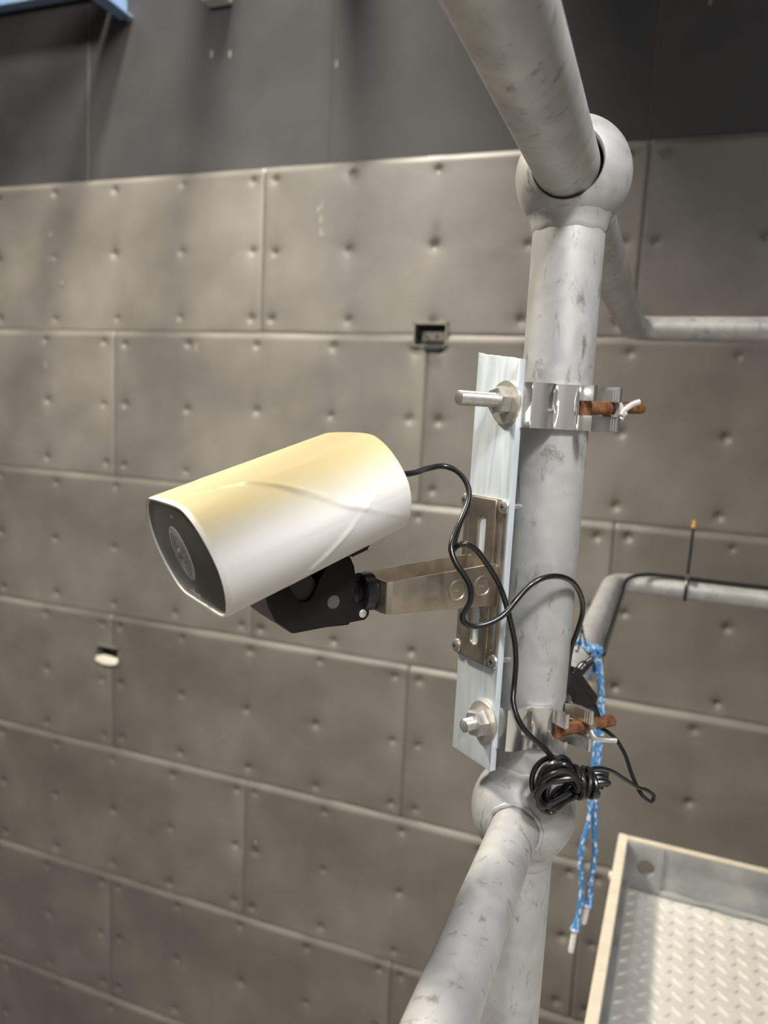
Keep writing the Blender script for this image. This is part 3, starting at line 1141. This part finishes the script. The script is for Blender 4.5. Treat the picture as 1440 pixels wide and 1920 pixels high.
# bright rim line, glass, lens, print
glass_out = [(p[0] * 0.962, p[1] * 0.955) for p in prof[::2]]
GM = frame(CC + FW * (CL / 2 - 0.0016), RT_, UP_, RT_.cross(UP_))
link('front_glass', plate(glass_out, [], 0.002, GM, 0.0002), 'glass_black', cam3)
gsurf = CL / 2 - 0.0005
LM = frame(CC + FW * gsurf - RT_ * 0.0048 - UP_ * 0.0004, RT_, UP_, RT_.cross(UP_))
if (LM.to_3x3() @ V((0, 0, 1))).dot(FW) < 0:
    LM = frame(CC + FW * gsurf - RT_ * 0.0048 - UP_ * 0.0004, RT_, -UP_, RT_.cross(-UP_))
lens = link('lens', mesh(*lathe([(0.0162, 0.0), (0.0160, 0.0003), (0.0, 0.0003)], 48, LM)), 'lens_grey', cam3)
lens['label'] = 'grey round lens window'
for k in range(4):
    r1 = 0.0132 - k * 0.0024
    ring = lathe([(r1, 0.0003), (r1 - 0.0003, 0.0006), (r1 - 0.0007, 0.0006), (r1 - 0.001, 0.0003)], 40, LM)
    link('lens_ring', mesh(ring[0], ring[1][:-2]), 'lens_dark', lens)
link('lens_glass', mesh(*lathe([(0.0036, 0.0003), (0.0032, 0.0012), (0.002, 0.0020), (0.0, 0.0024)], 24, LM)), 'lens_glass', lens)
tx = bpy.data.curves.new('maker_print', 'FONT')
tx.body = 'robost'
tx.size = 0.0068
tx.align_x = 'CENTER'
tx.extrude = 0.00005
to = bpy.data.objects.new('tmp', tx)
COL.objects.link(to)
dg = bpy.context.evaluated_depsgraph_get()
dg.update()
tme = bpy.data.meshes.new_from_object(to.evaluated_get(dg))
bpy.data.objects.remove(to)
# seen from the front the writing runs from the camera's right to its left
TM = frame(CC + FW * (gsurf + 0.0003) - RT_ * 0.008 - UP_ * 0.0277, RT_, UP_, FW)
sgn_ = 1 if RT_.cross(UP_).dot(FW) > 0 else -1
TM = frame(CC + FW * (gsurf + 0.0003) - RT_ * 0.007 - UP_ * 0.0277, RT_ * sgn_, UP_, FW)
tme.transform(TM)
link('maker_print', tme, 'print_grey', cam3, smooth=False)
link('status_light', mesh(*lathe([(0.0008, 0), (0.0006, 0.0003), (0, 0.0004)], 12, frame(CC + FW * gsurf + RT_ * 0.004 + UP_ * 0.0225, RT_, UP_, FW))), 'print_grey', cam3)
# cable gland on the back
GB = frame(CC - FW * (CL / 2 - 0.006), RT_, UP_ * -1, -FW)
link('cable_gland', mesh(*lathe([(0.006, 0), (0.006, 0.006), (0.004, 0.009), (0.0025, 0.011)], 20, GB)), 'black_plastic', cam3)
# dark clip under the back edge
link('base_clip', bevel_me(mesh(*xf(box(0.006, 0.024, -0.040, -0.026, -0.036, -0.030), HM)), 0.0015), 'black_plastic', cam3)

# ------------------------------------------------------------------ black tilt mount under the camera
tm = empty('tilt_mount', P3(WC, 0.18, -0.1250), 'black painted folded tilt mount holding the camera on the arm end', 'mount')


def ear_arc(cx, cy, r, a0, a1, k=8):
    return [(cx + r * math.cos(math.radians(a0 + (a1 - a0) * i / k)), cy + r * math.sin(math.radians(a0 + (a1 - a0) * i / k))) for i in range(k + 1)]


side = [(0.2165, -0.1005), (0.2155, -0.1040), (0.2140, -0.1085), (0.2100, -0.1160), (0.2000, -0.1240), (0.1975, -0.1243)] + \
    ear_arc(0.1535, -0.1165, 0.0047, -80, -200) + \
    [(0.1560, -0.1125), (0.1590, -0.1080), (0.1600, -0.1000), (0.1594, -0.0935), (0.1610, -0.0870), (0.1640, -0.0815),
     (0.1780, -0.0850), (0.1830, -0.0935), (0.1870, -0.1035), (0.1905, -0.1065), (0.1955, -0.1060), (0.2000, -0.1010), (0.2035, -0.0950)]
for aw in (0.0080, -0.0350):
    Ms = frame(P3(aw, 0, 0), N_, Z, N_.cross(Z))
    sp_ = link('side_plate', plate(side, [circle(0.1733, -0.1081, 0.0043)], 0.0022, Ms, 0.0004), 'black_paint', tm)
    sg = 1 if aw > 0 else -1
    Md = frame(P3(aw - sg * 0.0011, 0.1733, -0.1081), N_ * sg, Z, W_ * sg)
    link('disc_insert', mesh(*lathe([(0.0043, 0), (0.0043, 0.0014), (0.0036, 0.0017), (0, 0.0015)], 24, Md)), 'disc_grey', sp_)
    Md = frame(P3(aw + sg * 0.0008, 0.1535, -0.1168), N_ * sg, Z, W_ * sg)
    link('rivet', mesh(*lathe([(0.0025, 0), (0.0025, 0.0007), (0.0018, 0.0011), (0, 0.0012)], 18, Md)), 'washer_zinc', sp_)
web_path = [(0.2165, -0.1005), (0.2140, -0.1085), (0.2100, -0.1160), (0.2000, -0.1240)]
vs, fs = [], []
for n_, z_ in web_path:
    for aw in (0.0085, -0.0355):
        vs.append(P3(aw, n_, z_))
        vs.append(P3(aw, n_ - 0.0015, z_ + 0.001))
for i in range(3):
    a = i * 4
    fs += [(a, a + 2, a + 6, a + 4), (a + 1, a + 5, a + 7, a + 3), (a, a + 4, a + 5, a + 1), (a + 2, a + 3, a + 7, a + 6)]
fs += [(0, 1, 3, 2), (12, 14, 15, 13)]
link('front_web', mesh(vs, fs), 'black_worn', tm)
# inner barrel and floor of the mount
link('tilt_barrel', mesh(*tube([P3(0.0065, 0.193, -0.099), P3(-0.0335, 0.193, -0.099)], 0.0085, 24)), 'black_plastic', tm)
link('mount_floor', bevel_me(mesh(*strip([(0.0075, 0.180), (-0.0345, 0.180)], -0.1235, -0.1212, 0.038)), 0.0006), 'black_paint', tm)
link('rear_block', bevel_me(mesh(*strip([(0.0066, 0.1655), (-0.0336, 0.1655)], -0.1205, -0.088, 0.010)), 0.0015), 'black_paint', tm)
prof_k = [(0.0095, 0.0), (0.0122, 0.0008), (0.0122, 0.0085), (0.0105, 0.0098), (0.0070, 0.0100), (0.0070, 0.0125), (0.0078, 0.0135), (0.0078, 0.0255)]
link('swivel_knob', mesh(*lathe(prof_k, 32, frame(P3(WC, 0.1346, -0.1095), W_, N_.cross(W_), N_))), 'black_plastic', tm)
# saddle that carries the camera
link('saddle', bevel_me(mesh(*xf(box(-0.022, 0.020, -0.026, 0.020, -0.0352, -0.0322), HM)), 0.001), 'black_plastic', tm)

# ------------------------------------------------------------------ cables
CA = [(-0.1576, 0.4505, -0.036), (-0.1527, 0.46, -0.0344), (-0.1465, 0.4766, -0.0316), (-0.1387, 0.4872, -0.0297), (-0.1285, 0.4884, -0.0326), (-0.1205, 0.485, -0.0403), (-0.1174, 0.4795, -0.0495), (-0.1188, 0.47, -0.0613), (-0.1206, 0.4594, -0.0717), (-0.1201, 0.4531, -0.0793), (-0.1158, 0.4505, -0.0872), (-0.1102, 0.4506, -0.094), (-0.1061, 0.4511, -0.101), (-0.1053, 0.4514, -0.1094), (-0.1077, 0.4507, -0.1158), (-0.1095, 0.4506, -0.1201), (-0.108, 0.4527, -0.1248), (-0.1026, 0.4565, -0.1271), (-0.0943, 0.4619, -0.1251), (-0.0868, 0.4686, -0.12), (-0.081, 0.4761, -0.1114), (-0.0749, 0.4848, -0.1032), (-0.0667, 0.4917, -0.0978), (-0.0579, 0.5035, -0.0981), (-0.0506, 0.5204, -0.1047), (-0.0464, 0.5416, -0.1186), (-0.0459, 0.5559, -0.1334), (-0.049, 0.5612, -0.1493), (-0.0523, 0.5626, -0.1624), (-0.0533, 0.5645, -0.1775), (-0.0525, 0.5691, -0.1935)]
CB = [(-0.1212, 0.4843, -0.0595), (-0.1226, 0.4736, -0.0719), (-0.1219, 0.464, -0.0811), (-0.1176, 0.4586, -0.0774), (-0.112, 0.4598, -0.0759), (-0.1067, 0.4644, -0.0798), (-0.1017, 0.4706, -0.0878), (-0.0954, 0.4778, -0.0995), (-0.0906, 0.4843, -0.1126), (-0.0864, 0.491, -0.1298), (-0.0832, 0.4955, -0.1452), (-0.0817, 0.4973, -0.1604), (-0.0816, 0.4965, -0.1751), (-0.0806, 0.4913, -0.1845), (-0.0763, 0.4874, -0.1935), (-0.0704, 0.4874, -0.2016), (-0.0632, 0.4902, -0.2087), (-0.0571, 0.4928, -0.2141), (-0.0525, 0.4958, -0.22)]
CT = [(-0.0318, 0.5073, -0.2311), (-0.0244, 0.5135, -0.2292), (-0.0153, 0.5248, -0.234), (-0.0062, 0.5366, -0.2432), (0.0032, 0.5474, -0.2524), (0.0099, 0.5547, -0.2566), (0.0151, 0.5591, -0.262), (0.0133, 0.5579, -0.266), (0.0074, 0.5532, -0.2606), (0.0032, 0.5535, -0.2552), (-0.0017, 0.555, -0.2463), (-0.0073, 0.5567, -0.234), (-0.0141, 0.5576, -0.2247), (-0.0206, 0.557, -0.2196), (-0.026, 0.5564, -0.2172)]
gl = CC - FW * (CL / 2 + 0.004)
CA[0] = tuple(gl)
o = link('camera_cable', mesh(*tube(catmull(CA, 6), 0.0019, 14)), 'cable_black')
tag(o, 'black cable looping from the camera back across the arm and post', 'cable')
coil = empty('coiled_cable', (-0.0408, 0.4979, -0.262), 'black cable running down past the bar into a tied coil by the lower clamp', 'cable')
link('lead', mesh(*tube(catmull(CB + [(-0.0485, 0.4985, -0.2255), (-0.0450, 0.5000, -0.2340)], 6), 0.0019, 14)), 'cable_black', coil)
rc = random.Random(5)
c0 = V((-0.0408, 0.4979, -0.2372))
ex = V((0.935, 0.35, 0.02)).normalized()      # along the bundle
ey = V((0.05, -0.15, 0.985)).normalized()
ez = ex.cross(ey)
path = []
NT = 12
for k in range(NT):
    cxo = -0.0060 + rc.uniform(-0.003, 0.004)
    A_ = 0.0145 + rc.uniform(-0.0045, 0.003)
    B_ = 0.0165 + rc.uniform(-0.006, 0.004)
    dz = rc.uniform(-0.006, 0.007)
    ph = rc.uniform(-0.3, 0.3)
    for i in range(10):
        a = 2 * math.pi * i / 10 + ph
        u = A_ * math.cos(a)
        pinch = 1.0 - 0.62 * max(0, (u + 0.004) / 0.020)
        v = B_ * math.sin(a) * pinch
        path.append(c0 + ex * (cxo + u - 0.002) + ey * (v + 0.0005 - 0.25 * (u - 0.003) * 0 + (-0.0035 if u < 0 else 0.001)) + ez * (dz + 0.003 * math.sin(a + k)))
link('coil_loops', mesh(*tube(catmull(path, 4), 0.0019, 10)), 'cable_black', coil)
path = []
for i in range(46):
    a = 2 * math.pi * i / 9
    path.append(c0 + ex * (0.0035 + 0.0135 * (i / 45) + 0.0015 * math.sin(a * 1.3)) + ey * (0.0100 * math.sin(a) * (1 - 0.25 * i / 45) + 0.0015) + ez * (0.0105 * math.cos(a)))
link('coil_wrap', mesh(*tube(catmull(path, 4), 0.0019, 10)), 'cable_black', coil)
for k in range(5):
    q = c0 + ex * 0.014 + ey * rc.uniform(-0.006, 0.006) + ez * rc.uniform(-0.006, 0.006)
    link('coil_end', mesh(*tube(catmull([q, q + ex * 0.007 + ey * 0.001, q + ex * (0.011 + rc.uniform(0, 0.003))], 4), 0.0018, 10)), 'cable_black', coil)
link('loose_tail', mesh(*tube(catmull(CT, 6), 0.0014, 10)), 'cable_black', coil)

# plug hanging behind the post
pa, pb_ = V((-0.0575, 0.5850, -0.1885)), V((-0.0375, 0.5912, -0.2140))
d = (pb_ - pa).normalized()
s_ = d.cross(V((-0.2, -1, 0.1))).normalized()
u_ = s_.cross(d)
plug = empty('cable_plug', (pa + pb_) / 2 - Z * 0.016, 'black rectangular cable plug tucked behind the post above the lower clamp', 'plug')
Lp = (pb_ - pa).length
link('plug_body', bevel_me(mesh(*xf(box(-0.0085, 0.0085, -0.006, 0.006, 0.0, Lp), frame(pa, s_, u_, d))), 0.002, 3), 'black_plastic', plug)
link('strain_relief', mesh(*lathe([(0.0055, 0), (0.0045, 0.005), (0.003, 0.010), (0.0022, 0.014)], 16, frame(pb_ - d * 0.001, s_, u_, d))), 'black_plastic', plug)
link('plug_nose', bevel_me(mesh(*xf(box(-0.006, 0.006, -0.004, 0.004, -0.010, 0.001), frame(pa, s_, u_, d))), 0.001), 'black_plastic', plug)
kn = [(-0.0575, 0.607, -0.2035), (-0.0510, 0.618, -0.1992), (-0.0465, 0.623, -0.1935), (-0.0400, 0.6259, -0.1882)]
o = link('cable_joint', mesh(*tube(catmull(kn, 6), [0.0035] * 8 + [0.0045] * 6 + [0.0035] * 5, 12)), 'black_plastic')
tag(o, 'short black cable joint between the plug and the blue rope', 'cable')

# cable along the rear knee rail, its tie, thin wires
yk, zk = YC, ZB + 0.0105
RC_ = [(2.3, yk - 0.004, zk + RK + 0.0036), (1.2, yk - 0.004, zk + RK + 0.0036), (0.5, yk - 0.004, zk + RK + 0.0037), (0.15, yk - 0.004, zk + RK + 0.0037), (0.02, yk - 0.006, zk + RK + 0.0046),
       (-0.020, yk - 0.022, zk + RK + 0.0042), (-0.043, yk - 0.050, zk + 0.014), (-0.047, yk - 0.10, zk - 0.002), (-0.0495, yk - 0.22, zk - 0.010), (-0.0505, yk - 0.34, zk - 0.012), (-0.0500, 0.965, zk - 0.008)]
o = link('rail_cable', mesh(*tube(catmull(RC_, 8), 0.0034, 10)), 'cable_black')
tag(o, 'thin black cable laid along the top of the rear knee rail', 'cable')
tie = empty('cable_tie', (0.055, yk, zk), 'dark cable tie round the rear knee rail with its tail standing up', 'cable tie')
pts = []
for i in range(36):
    a = 2 * math.pi * i / 36
    e = 0.0050 * max(0, math.sin(a)) ** 3
    pts.append(V((0.0555, yk + (RK + 0.0018) * math.cos(a), zk + (RK + 0.0018 + e) * math.sin(a))))
link('strap', mesh(*tube(pts, 0.0028, 8, closed=True)), 'black_plastic', tie)
link('tail', mesh(*tube(catmull([(0.0555, 1.398, -0.246), (0.0568, 1.405, -0.205), (0.0577, 1.4136, -0.1618)], 5), 0.0024, 8)), 'black_plastic', tie)
link('tail_tip', mesh(*tube(catmull([(0.0577, 1.4136, -0.1618), (0.0588, 1.415, -0.1543), (0.0580, 1.416, -0.148)], 4), 0.0034, 8)), 'lit_tip', tie)
link('lock', bevel_me(mesh(*box(0.0515, 0.0595, 1.391, 1.400, -0.250, -0.241)), 0.0015), 'box_grey', tie)
wires = empty('thin_wire', (-0.072, 0.90, -0.283), 'thin dark wires hanging beside the knee rail near the blue rope knot', 'wire')
link('strand', mesh(*tube(catmull([(-0.0754, 0.8882, -0.2167), (-0.068, 0.9072, -0.256), (-0.0600, 0.9063, -0.2748), (-0.056, 0.915, -0.285)], 6), 0.0011, 8)), 'cable_black', wires)
link('strand', mesh(*tube(catmull([(-0.0728, 0.8871, -0.2321), (-0.0746, 0.8931, -0.258), (-0.0775, 0.8985, -0.2625), (-0.0600, 0.905, -0.270)], 6), 0.0011, 8)), 'cable_black', wires)

# ------------------------------------------------------------------ blue rope
RA = [(-0.0721, 0.9342, -0.2585), (-0.0686, 0.9108, -0.2590), (-0.0627, 0.9085, -0.2614), (-0.0569, 0.9156, -0.2645), (-0.0549, 0.9152, -0.2726), (-0.0509, 0.9144, -0.2896), (-0.0463, 0.9129, -0.3136), (-0.0461, 0.9092, -0.3423), (-0.0464, 0.9045, -0.3774), (-0.0459, 0.9004, -0.4092), (-0.0453, 0.8964, -0.4411), (-0.0457, 0.8925, -0.4698), (-0.0502, 0.8879, -0.4924), (-0.0505, 0.8848, -0.5147), (-0.0467, 0.8824, -0.5432), (-0.0465, 0.8787, -0.5719), (-0.0483, 0.8755, -0.5911)]
RBp = [(-0.0596, 0.9197, -0.2630), (-0.0513, 0.9213, -0.2771), (-0.0459, 0.9191, -0.3089), (-0.0416, 0.9169, -0.3448), (-0.0410, 0.9119, -0.3802), (-0.0405, 0.9063, -0.4114), (-0.0400, 0.8999, -0.4487), (-0.0377, 0.8962, -0.48), (-0.035, 0.8934, -0.5086), (-0.0366, 0.889, -0.5374), (-0.0366, 0.8857, -0.563)]
rope = empty('blue_rope', (-0.05, 0.90, -0.62), 'blue and white braided rope tied to the knee rail with two frayed white ends', 'rope')
for nm, pth in (('strand', RA), ('strand', RBp)):
    link(nm, mesh(*tube(catmull(pth, 6), 0.0031, 12)), 'rope_blue', rope)
lp = []
for i in range(28):
    a = 2 * math.pi * i / 28
    lp.append(V((PX_ + (RK + 0.0036) * math.cos(a), 0.925 + 0.006 * math.sin(a), ZB + 0.003 + (RK + 0.0036) * math.sin(a))))
link('loop', mesh(*tube(lp, 0.0030, 12, closed=True)), 'rope_blue', rope)
kn = [V((-0.0555 + 0.0055 * math.cos(2.1 * i), 0.9165 + 0.005 * math.sin(1.3 * i), -0.2640 + 0.006 * math.sin(2.1 * i))) for i in range(9)]
link('knot', mesh(*tube(catmull(kn, 5), 0.0030, 12)), 'rope_blue', rope)
for e, sw in (((-0.0483, 0.8755, -0.5911), [(-0.0483, 0.8755, -0.5911), (-0.0499, 0.873, -0.6059), (-0.0513, 0.8702, -0.6232)]),
              ((-0.0366, 0.8857, -0.563), [(-0.0366, 0.8857, -0.563), (-0.0382, 0.8838, -0.5727), (-0.0405, 0.8814, -0.5900)])):
    p = catmull(sw, 5)
    link('frayed_end', mesh(*tube(p, [0.0030, 0.0030, 0.0031, 0.0032, 0.0033, 0.0033, 0.0034, 0.0034, 0.0035, 0.0036, 0.0030], 10)), 'rope_end', rope)
    q0 = V(sw[0])
    dd = (V(sw[1]) - q0).normalized()
    link('frayed_sheath', mesh(*lathe([(0.0031, -0.010), (0.0046, -0.002), (0.0062, 0.006), (0.0040, 0.004)], 12, frame(q0, X, dd.cross(X).normalized(), dd))), 'rope_blue', rope)

# ------------------------------------------------------------------ platform with toe boards and chequer plate
PR = Matrix.Translation(V((-0.0125, 1.5006, 0))) @ Matrix.Rotation(math.radians(-1.6), 4, 'Z')   # local origin: outer rear corner
ztop, zfl = -0.7931, -0.8931
plat = empty('work_platform', PR @ V((0.8, -1.0, zfl - 0.03)), 'galvanised work platform with raised toe boards and chequer plate floor', 'platform')


def pbox(name, b6, material, bev, parent=plat):
    me = mesh(*xf(box(*b6), PR))
    if bev:
        bevel_me(me, bev)
    return link(name, me, material, parent)


pbox('toe_board', (0.001, 0.013, -2.9, -0.002, zfl - 0.02, ztop - 0.003), 'galv_plate', 0.001)       # left side
pbox('top_edge', (-0.004, 0.0135, -2.9, 0.0, ztop - 0.004, ztop), 'cream_steel', 0.0012)
rb = PR @ frame(V((0.0, -0.009, 0)), X, Z, -Y)
link('toe_board', plate([(0.013, zfl - 0.02), (2.4, zfl - 0.02), (2.4, ztop - 0.003), (0.013, ztop - 0.003)], [circle(0.052, zfl + 0.050, 0.0165)], 0.010, rb, 0.0008), 'galv_plate', plat)      # rear
pbox('top_edge', (0.0135, 2.4, -0.0145, -0.001, ztop - 0.004, ztop), 'cream_steel', 0.0012)
pbox('side_flange', (-0.004, 0.001, -2.9, 0.0, zfl - 0.04, ztop - 0.004), 'cream_steel', 0.001)
pbox('inner_ledge', (0.013, 0.022, -2.9, -0.085, zfl, ztop - 0.045), 'galv_plate', 0.001)
# corner gusset with its bolt hole
cp = PR @ frame(V((0.0, -0.0165, 0)), X, Z, -Y)
link('corner_plate', plate([(0.0135, zfl + 0.004), (0.0820, zfl + 0.002), (0.0820, ztop - 0.004), (0.0135, ztop - 0.004)], [circle(0.052, zfl + 0.050, 0.0165)], 0.005, cp, 0.0008), 'galv_plate', plat)
pbox('corner_plate', (0.013, 0.0175, -0.070, -0.019, zfl + 0.002, ztop - 0.012), 'galv_plate', 0.001)
bolt = link('bolt_head', mesh(*lathe([(0.0085, 0), (0.0085, 0.006), (0.007, 0.008), (0, 0.0085)], 18, PR @ frame(V((-0.004, -0.085, zfl + 0.055)), Y, Z, -X))), 'cream_steel', plat)
link('skirting_weld', mesh(*[[PR @ V(p) for p in q] if k == 0 else q for k, q in enumerate(tube([V((0.082 + 0.02 * i, -0.0165 - 0.0008 * math.sin(i * 2.2), zfl + 0.006 + 0.0012 * math.sin(i * 1.7))) for i in range(116)], [0.006 + 0.0018 * math.sin(i * 1.3) for i in range(116)], 8))]), 'galv_plate', plat)
pbox('floor_plate', (0.0, 2.4, -2.9, -0.002, zfl - 0.006, zfl), 'tread_plate', 0)
pbox('support_beam', (0.10, 0.18, -2.9, -0.02, zfl - 0.12, zfl - 0.006), 'galv_plate', 0.001)
pbox('support_beam', (2.1, 2.18, -2.9, -0.02, zfl - 0.12, zfl - 0.006), 'galv_plate', 0.001)
# raised lozenges of the chequer plate
tv, tf = [], []
LOZ = [(-1, 0), (-0.55, 0.8), (0, 1.0), (0.55, 0.8), (1, 0), (0.55, -0.8), (0, -1.0), (-0.55, -0.8)]
for i in range(0, 64):
    for j in range(0, 62):
        for kk in (0, 1):
            cx = 0.0330 + 0.0340 * i + 0.017 * kk
            cy = -0.0300 - 0.0340 * j - 0.017 * kk
            ang = math.radians(45 if kk == 0 else -45)
            ca, sa = math.cos(ang), math.sin(ang)
            b0 = len(tv)
            for s, z in ((1.0, 0.0), (0.5, 0.0036)):
                for a, b_ in LOZ:
                    px, py = a * 0.0125 * s, b_ * 0.0036 * s
                    tv.append(PR @ V((cx + px * ca - py * sa, cy + px * sa + py * ca, zfl + z)))
            for q in range(8):
                l = (q + 1) % 8
                tf.append((b0 + q, b0 + l, b0 + 8 + l, b0 + 8 + q))
            tf.append(tuple(b0 + 8 + q for q in range(8)))
me = bpy.data.meshes.new('treads')
me.from_pydata([tuple(v) for v in tv], [], tf)
tr = link('tread_pattern', me, 'tread_plate', plat, sharp=40)
tr['kind'] = 'stuff'
